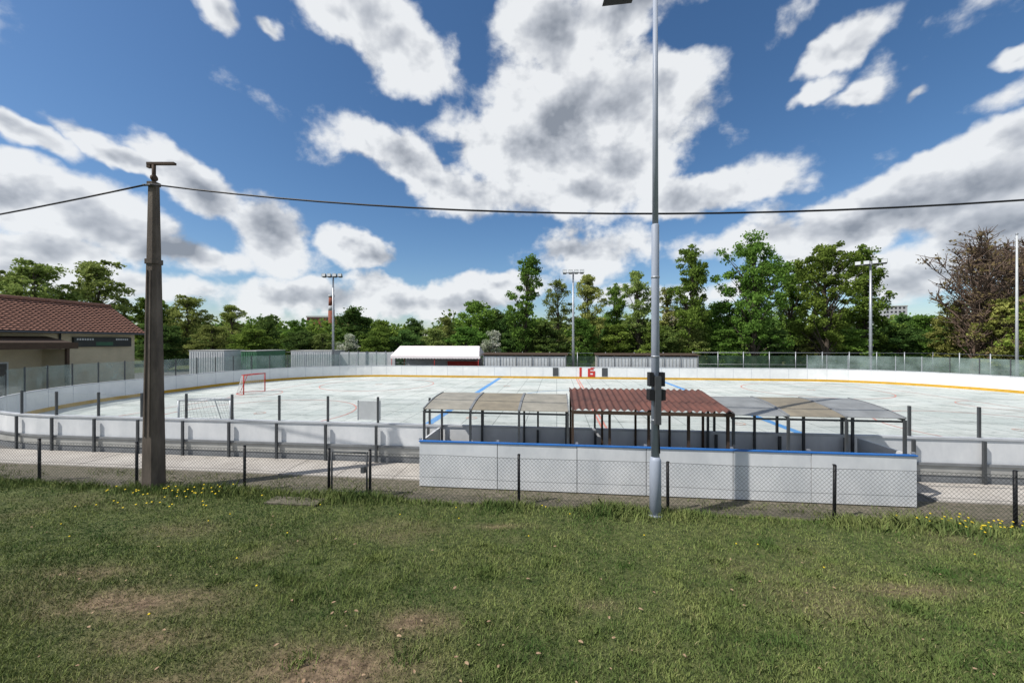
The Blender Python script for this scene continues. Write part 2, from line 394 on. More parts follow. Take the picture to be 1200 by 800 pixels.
# boards
mb=MB(); T=.07
NF=len(full)
for i in range(NF):
    p=full[i]; q=full[(i+1)%NF]
    def hx(o0,o1,z0,z1,k):
        b=[P(p[0]+p[2]*o0,p[1]+p[3]*o0,z0),P(p[0]+p[2]*o1,p[1]+p[3]*o1,z0),P(q[0]+q[2]*o1,q[1]+q[3]*o1,z0),P(q[0]+q[2]*o0,q[1]+q[3]*o0,z0)]
        t=[(x[0],x[1],z1) for x in b]; mb.hexa(b,t,k)
    nr=(p[3]<-.5)
    hx(0,T*.5,0,.2,'yellow'); hx(T*.5,T,0,.2,'greykick')
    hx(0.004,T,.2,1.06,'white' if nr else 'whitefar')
    hx(-.015,T+.03,1.06,1.11,'rail')
    if nr:
        hx(T+.002,T+.02,.2,.46,'grey')
        hx(T+.02,T+.06,.44,.50,'greykick')
gp=[]
for i in range(NF):
    p=full[i]
    if i%2==0: gp.append(p)
for p in gp:
    nx_,ny_=p[2],p[3]; tx,ty=-ny_,nx_
    def pp(o,t,z): return P(p[0]+nx_*o+tx*t,p[1]+ny_*o+ty*t,z)
    mb.hexa([pp(T+.065,-.03,0),pp(T+.12,-.03,0),pp(T+.12,.03,0),pp(T+.065,.03,0)],[pp(T+.065,-.03,1.05),pp(T+.12,-.03,1.05),pp(T+.12,.03,1.05),pp(T+.065,.03,1.05)],'darksteel' if p[3]<-.3 else 'steel')
    mb.hexa([pp(-.003,-.012,.2),pp(.01,-.012,.2),pp(.01,.012,.2),pp(-.003,.012,.2)],[pp(-.003,-.012,1.05),pp(.01,-.012,1.05),pp(.01,.012,1.05),pp(-.003,.012,1.05)],'rail')
for a0 in (-.35,4.05):
    mb.rbox(a0,a0+.5,B1-.03,B1+.002,.25,1.0,'darksteel')
for (u0,u1,z0,z1) in ((2.05,2.25,.2,1.03),(2.8,3.0,.2,.95),(3.0,3.45,.2,.4),(3.0,3.45,.55,.72),(3.25,3.45,.4,.55),(3.0,3.3,.83,.95),(3.05,3.4,.98,1.04)):
    mb.rbox(u0,u1,B1-.02,B1+.003,z0,z1,'red')
mb.obj('rink_boards')
mb=MB()
NG=len(gp)
for i in range(NG):
    p=gp[i]; q=gp[(i+1)%NG]
    farstraight=(p[3]>.99 and -15<p[0]<20)
    nearside=p[3]<-.97
    if farstraight: continue
    top=1.84 if nearside else (2.25 if p[3]>-.6 else 2.0)
    k='darksteel' if (p[3]<.6) else 'steel'
    nx_,ny_=p[2],p[3]; tx,ty=-ny_,nx_
    def pp(o,t,z): return P(p[0]+nx_*o+tx*t,p[1]+ny_*o+ty*t,z)
    mb.hexa([pp(.02,-.025,1.11),pp(.07,-.025,1.11),pp(.07,.025,1.11),pp(.02,.025,1.11)],[pp(.02,-.025,top),pp(.07,-.025,top),pp(.07,.025,top),pp(.02,.025,top)],k)
    if (q[3]>.99 and -15<q[0]<20): continue
    o=.045
    def g(r,t,z): return P(r[0]*(1-t)+ (q if r is p else p)[0]*t+nx_*o,r[1]*(1-t)+(q if r is p else p)[1]*t+ny_*o,z)
    kk='glass' if p[3]<-.9 else 'glassold'
    mb.face([g(p,.02,1.13),g(q,.02,1.13),g(q,.02,top-.04),g(p,.02,top-.04)],kk)
mb.obj('rink_glass')
mb=MB(); mb.rbox(-5.58,-4.95,B0-.055,B0-.035,1.2,1.72,'lightgrey')
for a in (-5.60,-4.95): mb.rbox(a,a+.02,B0-.06,B0-.03,1.18,1.74,'steel')
mb.obj('notice_panel')

# ------------------------------------------------------------ team box: wall + shelters
mb=MB()
seams=[-3.2,-1.35,.45,1.95,3.75,5.3,7.3]
for i in range(len(seams)-1):
    j_=random.uniform(-.012,.012)
    mb.hexa([P(seams[i]+.008,8.88+j_*.3,.03),P(seams[i+1]-.008,8.88-j_*.3,.03),P(seams[i+1]-.008,8.93,.03),P(seams[i]+.008,8.93,.03)],[P(seams[i]+.008,8.88+j_,1.055),P(seams[i+1]-.008,8.88-j_,1.055),P(seams[i+1]-.008,8.93,1.055),P(seams[i]+.008,8.93,1.055)],'white')
    mb.rbox(seams[i]-.01,seams[i]+.03,8.935,9.0,.0,1.05,'steel')
mb.rbox(-3.2,7.3,8.86,8.95,1.062,1.085,'blue')
for aa_ in (-3.2,7.25):
    mb.rbox(aa_,aa_+.05,8.955,10.42,.03,1.06,'white')
mb.rbox(-3.2,7.3,8.94,10.40,0.0,.12,'grey')
for s in seams: mb.rbox(s-.03,s+.03,8.94,9.0,1.09,1.12,'steel')
mb.obj('team_box_wall')
def shelter(name,a0,a1,npan,roofk,postk,zn,zf,corr=False):
    mb=MB(); bn,bf=8.72 if corr else 9.0,10.62
    w=(a1-a0)/npan
    for i in range(npan+1):
        a=a0+w*i; a=min(max(a,a0+.03),a1-.03)
        mb.rbox(a-.025,a+.025,8.985 if not corr else 8.96,9.03,.12,zn-.03,postk)
        mb.hexa([P(a-.02,bn+.02,zn-.05),P(a+.02,bn+.02,zn-.05),P(a+.02,bf,zf-.05),P(a-.02,bf,zf-.05)],[P(a-.02,bn+.02,zn-.004),P(a+.02,bn+.02,zn-.004),P(a+.02,bf,zf-.004),P(a-.02,bf,zf-.004)],postk)
        mb.rbox(a-.025,a+.025,10.43,10.48,.12,zf-.08,postk)
    mb.rbox(a0,a1,9.035,9.07,zn-.09,zn-.052,postk)
    if corr:
        n=int((a1-a0)/.025); pr=None; per=.15
        for i in range(n+1):
            a=a0+(a1-a0)*i/n; h=.022*math.cos(2*math.pi*(a-a0)/per)+.03
            cur=(P(a,bn,zn+h),P(a,bf,zf+h))
            if pr: mb.face([pr[0],cur[0],cur[1],pr[1]],roofk,True)
            pr=cur
        mb.rbox(a0,a1,bn-.0,bn+.05,zn-.07,zn+.0,'wood')
        mb.rbox(a0,a1,bf-.1,bf-.05,zf-.06,zf-.0,'wood')
    else:
        for i in range(npan):
            p0=a0+w*i+.03; p1=p0+w-.06; K=6
            for j in range(K):
                t0=j/K; t1=(j+1)/K
                zz=lambda t: zn+(zf-zn)*t+.05*math.sin(math.pi*t)
                b0=bn+(bf-bn)*t0; b1=bn+(bf-bn)*t1
                mb.hexa([P(p0,b0,zz(t0)),P(p1,b0,zz(t0)),P(p1,b1,zz(t1)),P(p0,b1,zz(t1))],[P(p0,b0,zz(t0)+.012),P(p1,b0,zz(t0)+.012),P(p1,b1,zz(t1)+.012),P(p0,b1,zz(t1)+.012)],roofk[i])
                for pa in (p0-.03,p1): mb.hexa([P(pa,b0,zz(t0)-.01),P(pa+.028,b0,zz(t0)-.01),P(pa+.028,b1,zz(t1)-.01),P(pa,b1,zz(t1)-.01)],[P(pa,b0,zz(t0)+.03),P(pa+.028,b0,zz(t0)+.03),P(pa+.028,b1,zz(t1)+.03),P(pa,b1,zz(t1)+.03)],'greykick')
    mb.rbox(a0+.15,a1-.15,9.25,9.6,.5,.54,'bench')
    for t in (.2,.5,.8):
        a=a0+(a1-a0)*t; mb.rbox(a-.03,a+.03,9.3,9.55,.12,.5,'darksteel')
    return mb.obj(name)
shelter('team_bench_shelter',-3.15,.28,3,('roofgrey','roofgrey2','roofgrey'),'darksteel',1.80,1.98)
shelter('corrugated_bench_shelter',.33,3.72,4,'redroof','wood',1.88,2.12,True)
shelter('team_bench_shelter',3.78,7.2,3,('roofgrey3','roofgrey2','roofgrey3'),'darksteel',1.80,1.98)

# ------------------------------------------------------------ hockey goals
def goal(name,a,b,rot,fk='red'):
    mb=MB(); W,Hh,D=1.83,1.22,1.05
    ca,sa=math.cos(rot),math.sin(rot)
    def Q(u,d,z): return P(a+u*-sa+d*ca, b+u*ca+d*sa, z+.02)
    r=.035
    mb.tube([Q(-W/2,0,0),Q(-W/2,0,Hh)],r,fk); mb.tube([Q(W/2,0,0),Q(W/2,0,Hh)],r,fk)
    mb.tube([Q(-W/2-.03,0,Hh),Q(W/2+.03,0,Hh)],r,fk)
    arc=[Q(-W/2,0,0)]+[Q(-W/2*math.cos(t*math.pi/8)*1.0,D*math.sin(t*math.pi/8),0) for t in range(1,8)]+[Q(W/2,0,0)]
    mb.tube(arc,.025,fk,6)
    top=[Q(-W/2,0,Hh)]+[Q(-W/2*math.cos(t*math.pi/8),.5*math.sin(t*math.pi/8),Hh) for t in range(1,8)]+[Q(W/2,0,Hh)]
    mb.tube(top,.02,fk,6)
    mb.tube([Q(0,D,0),Q(0,.5,Hh)],.02,fk,6)
    n=24
    def at(pl,t):
        i=min(int(t*(len(pl)-1)),len(pl)-2); f=t*(len(pl)-1)-i; return Vector(pl[i]).lerp(Vector(pl[i+1]),f)
    for i in range(n+1):
        mb.tube([at(arc,i/n),at(top,i/n)],.006,'net',3,False)
    for j in range(1,12):
        t=j/12; mb.tube([at(arc,i/n).lerp(at(top,i/n),t) for i in range(0,n+1,2)],.006,'net',3,False)
    for i in range(1,12):
        mb.tube([Q(-W/2+W*i/12,0,Hh),at(top,i/12)],.006,'net',3,False)
    return mb.obj(name)
goal('hockey_goal',-19.75,BC+.4,math.pi)
goal('hockey_goal',-12.9,13.1,math.radians(100),'steel')

# ------------------------------------------------------------ chain link fence and gate
def chainlink(mb,a0,a1,b,z0,z1,sp=.08,r=.0024,k='wire'):
    h=z1-z0; n=int((a1-a0+h)/sp)
    for sgn in (1,-1):
        for i in range(n+1):
            s=a0-h+i*sp
            u0,u1=s,s+h
            zA,zB=(z0,z1) if sgn>0 else (z1,z0)
            t0=max(0,(a0-u0)/h); t1=min(1,(a1-u0)/h)
            if t1<=t0: continue
            p0=P(u0+h*t0,b,zA+(zB-zA)*t0); p1=P(u0+h*t1,b,zA+(zB-zA)*t1)
            mb.tube([p0,p1],r,k,3,False,False)
mb=MB(); bfz=8.12
def post(a,b=bfz,h=1.05,r=.03): 
    mb.tube([P(a,b,-.05),P(a+random.uniform(-.01,.01),b,h)],r,'black',10); mb.tube([P(a,b,h),P(a,b,h+.015)],[r*1.2,r*.8],'black',10)
posts_=[-18.0,-15.2,-12.4,-9.75,-7.0,-4.98]
posts2=[-4.03,-.78,5.25,8.28,11.3,14.3]
for a in posts_+posts2: post(a)
post(2.2,h=1.0)
chainlink(mb,-18,-4.98,bfz-.035,.05,1.0); chainlink(mb,-4.03,14.3,bfz-.035,.05,1.0)
for z in (.06,.52,.99):
    for (u,v) in ((-18,-4.98),(-4.03,14.3)):
        pts=[P(u+(v-u)*i/12,bfz-.04,z+.012*math.sin(i*2.1)) for i in range(13)]; mb.tube(pts,.0032,'wire',4)
mb.obj('chain_link_fence')
mb=MB()
for z in (.12,.98): mb.tube([P(-4.93,bfz,z),P(-4.08,bfz,z)],.02,'darksteel',8)
for a in (-4.91,-4.10): mb.tube([P(a,bfz,.1),P(a,bfz,1.0)],.02,'darksteel',8)
chainlink(mb,-4.9,-4.1,bfz-.02,.12,.98)
mb.rbox(-4.22,-4.14,bfz-.05,bfz-.0+.04,.55,.68,'darksteel')
mb.obj('fence_gate')

# ------------------------------------------------------------ steel mast (foreground)
PX,PY=2.72,7.45; z0=.1
mb=MB()
mb.tube([(PX,PY,z0-.2),(PX,PY,1.15),(PX,PY,1.22)],[.108,.105,.078],'polesteel',24)
mb.tube([(PX,PY,1.2),(PX,PY,5.6),(PX,PY,5.62)],[.076,.070,.06],'polesteel',24)
mb.tube([(PX,PY,5.6),(PX,PY,10.6)],[.056,.042],'polesteel',20)
mb.tube([(PX,PY,.08),(PX,PY,.14)],[.15,.13],'polesteel',20)
for z in (1.9,2.35,3.1,4.6): mb.tube([(PX,PY,z),(PX,PY,z+.03)],.080,'steel',20)
for sx in (-.11,.10):
    mb.box(PX+sx-.045,PX+sx+.045,PY-.14,PY+.04,2.3,2.5,'black'); mb.box(PX+sx-.04,PX+sx+.04,PY-.12,PY+.02,2.56,2.82,'black')
mb.box(PX-.055,PX+.055,PY-.16,PY-.075,1.85,2.75,'darksteel')
mb.tube([(PX+.03,PY-.09,1.9),(PX+.05,PY-.085,1.3)],.012,'black',6)
mb.tube([(PX,PY,10.1),(PX-.25,PY,10.15),(PX-.45,PY,10.02)],.03,'polesteel',8)
mb.hexa([(PX-.98,PY-.14,9.87),(PX-.42,PY-.1,9.90),(PX-.42,PY+.1,9.90),(PX-.98,PY+.14,9.87)],[(PX-.92,PY-.1,9.99),(PX-.42,PY-.07,10.03),(PX-.42,PY+.07,10.03),(PX-.92,PY+.1,9.99)],'black')
mb.obj('street_lamp')

# ------------------------------------------------------------ concrete utility pole
CX,CY=-8.12,8.9
mb=MB()
def sqt(z0,z1,w0,w1,k='concrete',ch=.22):
    def ringp(w,z):
        c_=w*ch; h=w/2; return [(CX-h+c_,CY-h,z),(CX+h-c_,CY-h,z),(CX+h,CY-h+c_,z),(CX+h,CY+h-c_,z),(CX+h-c_,CY+h,z),(CX-h+c_,CY+h,z),(CX-h,CY+h-c_,z),(CX-h,CY-h+c_,z)]
    a=ringp(w0,z0); b=ringp(w1,z1)
    for i in range(8): mb.face([a[i],a[(i+1)%8],b[(i+1)%8],b[i]],k)
    mb.face(b,k); mb.face(a[::-1],k)
sqt(0,1.2,.375,.345); sqt(1.2,5.15,.345,.235); sqt(5.15,5.25,.285,.285); sqt(5.25,6.93,.225,.175); sqt(6.93,6.99,.22,.22)
for sx in (-.055,.055): mb.hexa([(CX+sx-.012,CY-.19,1.3),(CX+sx+.012,CY-.19,1.3),(CX+sx+.012,CY-.16,1.3),(CX+sx-.012,CY-.16,1.3)],[(CX+sx*.7-.01,CY-.137,5.0),(CX+sx*.7+.01,CY-.137,5.0),(CX+sx*.7+.01,CY-.11,5.0),(CX+sx*.7-.01,CY-.11,5.0)],'concrete')
mb.tube([(CX,CY,6.95),(CX,CY,7.42)],.04,'wood',8)
mb.box(CX-.14,CX+.48,CY-.04,CY+.04,7.40,7.45,'wood'); mb.box(CX-.14,CX-.06,CY-.035,CY+.035,7.33,7.40,'wood')
mb.tube([(CX-.03,CY,7.1),(CX+.04,CY,7.1)],.07,'wood',8)
mb.tube([(CX-.14,CY-.11,6.9),(CX+.15,CY-.11,6.9)],.025,'darksteel',8)
mb.obj('utility_pole')
mb=MB()
pts=[]
for i in range(31):
    s=i*1.0; pts.append((-8.05+s,8.75-.111*s,6.90-.160*s+.00585*s*s))
mb.tube(pts,.020,'black',6)
pts=[]
for i in range(13):
    t=i/12*1.6; pts.append((-8.2-13.8*t,8.78+3.1*t,6.9-1.12*t+.42*t*t))
mb.tube(pts,.020,'black',6)
mb.obj('overhead_cable')

# ------------------------------------------------------------ floodlight masts
def mast(x,y,h,n=4,r=.13):
    mb=MB()
    mb.tube([(0,0,0),(0,0,h)],[r,r*.55],'steel',12)
    mb.tube([(0,0,.0),(0,0,.25)],[r*1.8,r*1.3],'steel',12)
    W=1.9
    for zz in (h-.12,h-.62)[:(2 if n>4 else 1)]:
        mb.box(-W/2,W/2,-.04,.04,zz-.04,zz+.04,'steel')
        for i in range(4):
            u=-W/2+.15+i*(W-.3)/3
            mb.hexa([(u-.19,-.42,zz-.05),(u+.19,-.42,zz-.05),(u+.15,-.07,zz-.12),(u-.15,-.07,zz-.12)],[(u-.19,-.36,zz+.26),(u+.19,-.36,zz+.26),(u+.15,-.05,zz+.14),(u-.15,-.05,zz+.14)],'darksteel')
            mb.face([(u-.17,-.425,zz-.03),(u-.17,-.368,zz+.24),(u+.17,-.368,zz+.24),(u+.17,-.425,zz-.03)],'lightgrey')
    for z in np.arange(2.5,h-1,.5): mb.tube([(-.18,0,z),(.18,0,z)],.015,'steel',4)
    o=mb.obj('floodlight_mast',(x,y,0)); return o
mast(-17.9,39.3,10.0,4); mast(5.8,37.2,10.0,4).rotation_euler[2]=-.1; o=mast(29.6,32.4,9.9,4); o.rotation_euler[2]=-.7
mb=MB(); mb.tube([(0,0,0),(0,0,11.3)],[.1,.05],'lightgrey',10); mb.tube([(0,0,0),(0,0,.3)],.16,'steel',10); mb.tube([(0,0,11.3),(0,0,11.42)],[.09,.03],'steel',10); mb.obj('flagpole',(37.3,29,0))

# ------------------------------------------------------------ far side: sheds, tent, containers, fences
def shed(a0,a1):
    mb=MB(); b0,b1=37.0,38.7
    mb.rbox(a0,a1,b1-.05,b1,0,2.1,'grey')
    for a in (a0,a1-.05): mb.rbox(a,a+.05,b0,b1-.052,0,2.1,'grey')
    mb.rbox(a0,a1,b0,b0+.05,.0,1.98,'lightgrey')
    n=int((a1-a0)/1.5)
    for i in range(n+1):
        a=a0+.06+(a1-a0-.17)*i/n; mb.rbox(a,a+.05,b0-.06,b0-.002,0,2.1,'greykick')
    mb.hexa([P(a0-.15,b0-.12,2.12),P(a1+.15,b0-.12,2.12),P(a1+.15,b1+.1,2.25),P(a0-.15,b1+.1,2.25)],[P(a0-.15,b0-.12,2.17),P(a1+.15,b0-.12,2.17),P(a1+.15,b1+.1,2.30),P(a0-.15,b1+.1,2.30)],'wood')
    for i in range(int((a1-a0)/.3)): mb.rbox(a0+.1+i*.3,a0+.14+i*.3,b0-.03,b0-.003,.1,1.93,'grey')
    mb.obj('bench_shed')
shed(-7.0,.9); shed(3.7,12.7)
mb=MB(); a0,a1,b0,b1=-16.2,-7.5,37.2,40.4
for a in (a0,(a0+a1)/2,a1):
    for b in (b0,b1): mb.tube([P(a,b,0),P(a,b,2.0)],.03,'red',8)
mb.face([P(a0-.1,b0-.1,1.98),P(a1+.1,b0-.1,1.98),P(a1-.2,(b0+b1)/2,2.95),P(a0+.2,(b0+b1)/2,2.95)],'tent')
mb.face([P(a0-.1,b1+.1,1.98),P(a1+.1,b1+.1,1.98),P(a1-.2,(b0+b1)/2,2.951),P(a0+.2,(b0+b1)/2,2.951)],'tent')
mb.face([P(a0-.1,b0-.1,1.98),P(a0-.1,b1+.1,1.98),P(a0+.2,(b0+b1)/2,2.952)],'tent'); mb.face([P(a1+.1,b0-.1,1.98),P(a1+.1,b1+.1,1.98),P(a1-.2,(b0+b1)/2,2.952)],'tent')
a=a0-.1
while a<a1: mb.face([P(a,b0-.105,1.99),P(a+.3,b0-.105,1.99),P(a+.3,b0-.105,1.78),P(a+.15,b0-.105,1.70),P(a,b0-.105,1.78)],'tent'); a+=.3
mb.rbox(a0+.2,a1-.2,b1-.1,b1-.05,.1,1.7,'lightgrey'); mb.rbox(a0+5,a1-.6,b1-.9,b1-.4,.1,1.35,'red')
for a in (-15,-12.5,-10): mb.rbox(a,a+1.8,38.2,38.9,.72,.76,'bench'); mb.rbox(a+.2,a+.3,38.3,38.8,0,.72,'darksteel'); mb.rbox(a+1.5,a+1.6,38.3,38.8,0,.72,'darksteel')
mb.obj('marquee_tent')
def container(name,a,b,w,d,h,k):
    mb=MB(); mb.rbox(a,a+w,b,b+d,.1,h,k); mb.rbox(a-.03,a+w+.03,b-.03,b+d+.03,h,h+.08,'grey'); mb.rbox(a-.02,a+w+.02,b-.02,b+d+.02,0,.1,'darksteel')
    n=int(w/.25)
    for i in range(n): mb.rbox(a+.08+i*.25,a+.2+i*.25,b-.04,b-.001,.18,h-.08,k)
    mb.obj(name)
container('green_container',-30.2,34.6,1.6,4,2.45,'green')
container('white_container',-34.6,33.5,3.6,2.4,2.5,'lightgrey')
container('white_container',-27.2,37.6,4.5,2.4,2.4,'lightgrey')
mb=MB()
a=-22.4
while a<-16.6:
    mb.rbox(a,a+.9,38.6,38.64,.1,2.3,'lightgrey'); mb.rbox(a+.9,a+.97,38.57,38.65,0,2.4,'steel'); a+=1.0
mb.obj('sheet_metal_fence')
mb=MB()
def scr(p,q,h,n):
    for i in range(n+1):
        t=i/n; a=p[0]+(q[0]-p[0])*t; b=p[1]+(q[1]-p[1])*t; mb.tube([P(a,b,0),P(a,b,h+.1)],.04,'steel',6)
    mb.face([P(*p,.1),P(*q,.1),P(*q,h-.3),P(*p,h-.3)],'screen')
    mb.tube([P(*p,h),P(*q,h)],.02,'steel',5); mb.tube([P(*p,h*.5),P(*q,h*.5)],.015,'steel',5)
scr((13.5,41),(35,41),2.3,9); scr((35,41),(35,9),2.3,13); scr((-32,41),(13.5,41),2.2,16)
mb.obj('perimeter_fence')

# ------------------------------------------------------------ clubhouse
mb=MB(); y0,y1=9.5,28.7; xw,xb=-27.6,-32.2; xr=-29.75
mb.box(xb,xw,y0,y1,0,4.05,'cream')
for y in (y0,y1):
    mb.face([(xb,y,4.05),(xw,y,4.05),(xr,y,5.85)],'cream')
def slope(x0,z0,x1,z1,k,s):
    n=16
    for i in range(n):
        t0=i/n; t1=(i+1)/n
        xa,za=x0+(x1-x0)*t0,z0+(z1-z0)*t0; xc,zc=x0+(x1-x0)*t1,z0+(z1-z0)*t1
        yy0,yy1=y0-.4,y1+.35
        m_=int((yy1-yy0)/.1)
        pr=None
        for j in range(m_+1):
            y=yy0+(yy1-yy0)*j/m_; w=.02*math.cos(j*math.pi*2/3)
            cur=((xa,y,za+.05+w),(xc,y,zc+.0+w))
            if pr: mb.face([pr[0],cur[0],cur[1],pr[1]],k)
            pr=cur
slope(-27.05,4.0,xr,6.0,'tile',1); slope(-32.6,4.0,xr,6.0,'tile',1)
mb.tube([(xr,y0-.4,6.04),(xr,y1+.35,6.04)],.11,'tile',8)
mb.face([(-27.08,y0-.4,3.97),(-27.08,y1+.35,3.97),(xr,y1+.35,5.93),(xr,y0-.4,5.93)],'wood')
mb.box(-27.12,-27.02,y0-.4,y1+.35,3.88,4.0,'wood'); mb.tube([(-26.96,y0-.4,3.93),(-26.96,y1+.35,3.93)],.06,'darksteel',8)
for y in (y1+.33,):
    mb.hexa([(-27.05,y,3.9),(-27.05,y+.04,3.9),(xr,y+.04,5.85),(xr,y,5.85)],[(-27.05,y,4.05),(-27.05,y+.04,4.05),(xr,y+.04,6.0),(xr,y,6.0)],'wood')
mb.box(xw+.01,xw+.16,24.6,28.3,3.05,3.68,'board'); 
mb.box(xw+.15,xw+.165,25.9,27.0,3.13,3.36,'led'); 
for i in range(7): mb.box(xw+.15,xw+.165,24.75+i*.15,24.85+i*.15,3.48,3.60,'lightgrey'); 
for i in range(6): mb.box(xw+.15,xw+.165,27.2+i*.15,27.3+i*.15,3.48,3.60,'lightgrey')
for (ya,yb,za,zb) in ((17.5,19,1.1,2.5),(14.5,16,1.1,2.5),(20.3,21.4,.05,2.2),(11,12.5,1.1,2.5)):
    mb.box(xw+.001,xw+.05,ya-.08,yb+.08,za-.08 if za>.2 else .0,zb+.08,'lightgrey'); mb.box(xw+.045,xw+.06,ya,yb,za,zb,'window'); mb.box(xw+.055,xw+.07,(ya+yb)/2-.03,(ya+yb)/2+.03,za,zb,'lightgrey')
mb.hexa([(xw,9.5,3.45),(xw,23.3,3.45),(-25.9,23.3,3.05),(-25.9,9.5,3.05)],[(xw,9.5,3.7),(xw,23.3,3.7),(-25.9,23.3,3.3),(-25.9,9.5,3.3)],'wood')
mb.box(-25.95,-25.85,9.4,23.4,2.98,3.34,'wood')
for y in (10,13.2,16.4,19.6,22.9): mb.box(-26.1,-25.96,y,y+.14,0,3.0,'wood')
mb.box(xw+.002,-26.2,23.05,23.2,0,2.95,'cream')
mb.tube([(xw+.08,23.9,0.2),(xw+.08,23.9,3.9)],.05,'darksteel',8)
mb.obj('clubhouse')

mb=MB(); mb.tube([(0,0,0),(0,0,19)],[2.0,1.5],'brick',16); mb.tube([(0,0,19),(0,0,21.5)],[1.48,1.42],'farwall',16); mb.tube([(0,0,21.5),(0,0,26)],[1.42,1.25],'brick',16); mb.tube([(0,0,26),(0,0,27)],[1.45,1.45],'farwall',16)
mb.obj('factory_chimney',(-92,200,0))
def block(name,x,y,w,d,h,k,rot=0,fl=6):
    mb=MB(); mb.box(-w/2,w/2,-d/2,d/2,0,h,k); mb.box(-w/2-.3,w/2+.3,-d/2-.3,d/2+.3,h,h+.8,'grey')
    for f in range(fl):
        for i in range(int(w/3)):
            u=-w/2+.8+i*3; z=h*(f+.35)/fl; mb.box(u,u+1.6,-d/2-.06,-d/2-.01,z,z+h/fl*.5,'window')
    o=mb.obj(name,(x,y,0)); o.rotation_euler[2]=rot
block('factory_building',-91,205,26,12,15.5,'brick',0,4)
block('apartment_block',350,362,16,14,35,'farwall',-.3,10)
block('apartment_block',115,260,26,14,23,'cream',-.1,7)

# ------------------------------------------------------------ trees
def treemesh(name,seed,H,Rr,base,ncl,nl,ls,leafk,csz=.8,taper=.0,barkk='bark',twigs=0,lr=(.36,.22)):
    r=np.random.default_rng(seed); mb=MB()
    tr=[]; lean=r.normal(0,.25,2)
    for i in range(9):
        t=i/8; tr.append((lean[0]*t*t*2+.12*math.sin(t*7+seed),lean[1]*t*t*2+.1*math.cos(t*6+seed)-.1,H*.9*t-.1 if i else -.2))
    r0=.018*H+.05
    mb.tube(tr,[r0*(1.35 if i==0 else 1-.88*i/8) for i in range(9)],barkk,8,False)
    def trunk(z):
        t=min(max(z/(H*.9),0),1)*8; i=min(int(t),7); return Vector(tr[i]).lerp(Vector(tr[i+1]),t-i)
    cz=(base+1)/2*H; rz=(1-base)/2*H
    cl=[]
    nlob=13; lobs=[]
    for i in range(nlob):
        zz=-.78+1.5*(i+.5)/nlob+r.normal(0,.08); an=i*2.4+r.random()*1.6
        rr=(.12+.5*r.random())*(1-taper*(zz*.5+.5))*math.sqrt(max(.15,1-zz*zz))
        lobs.append((math.cos(an)*rr*Rr,math.sin(an)*rr*Rr,cz+zz*rz,lr[0]+lr[1]*r.random()))
    lobs.append((0,0,cz+rz*.74,.30))
    while len(cl)<ncl:
        L_=lobs[r.integers(len(lobs))]
        p=r.normal(0,1,3); p/=np.linalg.norm(p); q=r.random()**.4
        rad=L_[3]*Rr*(1-.35*taper)
        c=(L_[0]+p[0]*q*rad+lean[0],L_[1]+p[1]*q*rad+lean[1],L_[2]+p[2]*q*rad*min(1.15,max(.8,rz/Rr*.55)))
        if c[2]>H: continue
        cl.append(c)
    cl=np.array(cl)
    nb=int(ncl*(.8 if twigs>8 else .45))
    for i in range(nb):
        c=Vector(cl[i]); hd=math.hypot(c.x,c.y); zs=max(base*H*.75,c.z-hd*.9-.5-r.random()*1.0); zs=min(zs,H*.8)
        s=trunk(zs); m1=s.lerp(c,.45)+Vector((r.normal(0,.15),r.normal(0,.15),.12*hd)); 
        rb=r0*.34*(1-zs/H*.6)
        mb.tube([s,m1,c],[rb,rb*.6,rb*.2],barkk,5,False)
        if twigs:
            for k in range(twigs):
                t0=.35+.65*r.random(); pz=m1.lerp(c,t0) ; e=pz+Vector((r.normal(0,.6),r.normal(0,.6),abs(r.normal(.55,.4))))
                mb.tube([pz,(pz+e)/2+Vector((r.normal(0,.08),r.normal(0,.08),0)),e],[.042,.03,.014],barkk,3,False)
    sz=csz*(.4+.8*r.random(ncl)); tint=r.random(ncl)
    cc=np.repeat(cl,nl,0); ss=np.repeat(sz,nl); tt=np.repeat(tint,nl)
    n=len(cc); off=r.normal(0,1,(n,3)); off/=np.linalg.norm(off,axis=1)[:,None]; off*=(r.random(n)**.6)[:,None]*ss[:,None]; off[:,2]*=.62
    c=cc+off
    k=c[:,2]>.3
    c=c[k]; tt=tt[k]; n=len(c)
    u=r.normal(0,1,(n,3)); u/=np.linalg.norm(u,axis=1)[:,None]
    v=np.cross(u,r.normal(0,1,(n,3))); v/=np.linalg.norm(v,axis=1)[:,None]
    s=(ls*(.6+.8*r.random(n)))[:,None]*.5
    Q=np.stack([c-u*s,c-v*s*.6,c+u*s,c+v*s*.6],1).reshape(-1,3)
    tt=np.clip(tt*.7+.3*r.random(n),0,1)
    me0v=np.array(mb.v); nv=len(me0v)
    quads=[f for f in mb.f if len(f)==4]
    Fq=np.concatenate([np.array(quads),np.arange(n*4).reshape(-1,4)+nv])
    VV=np.concatenate([me0v,Q]); mi=np.concatenate([np.zeros(len(quads)),np.ones(n)])
    at=np.concatenate([np.zeros(nv),np.repeat(tt,4)])
    me=npmesh(name,VV,Fq,[M[barkk],M[leafk]],{'tint':at},False,mi)
    me['top']=float(np.percentile(Q[:,2],99.7)); return me
T1=treemesh('broadleaf_a',21,15,3.9,.10,175,88,.28,'leafA',.82,.35)
T1b=treemesh('broadleaf_a2',31,15,3.6,.12,155,85,.28,'leafB',.82,.3)
T2=treemesh('broadleaf_b',2,15,5.2,.14,215,92,.29,'leafA',.88,.2)
T2b=treemesh('broadleaf_b2',12,15,5.0,.12,205,92,.29,'leafA',.88,.25)
T3=treemesh('slim_c',43,15,3.1,.14,120,82,.28,'leafA',.75,.05,lr=(.42,.25))
T4=treemesh('dense_d',4,10,3.8,.04,170,90,.30,'leafC',.95,.3)
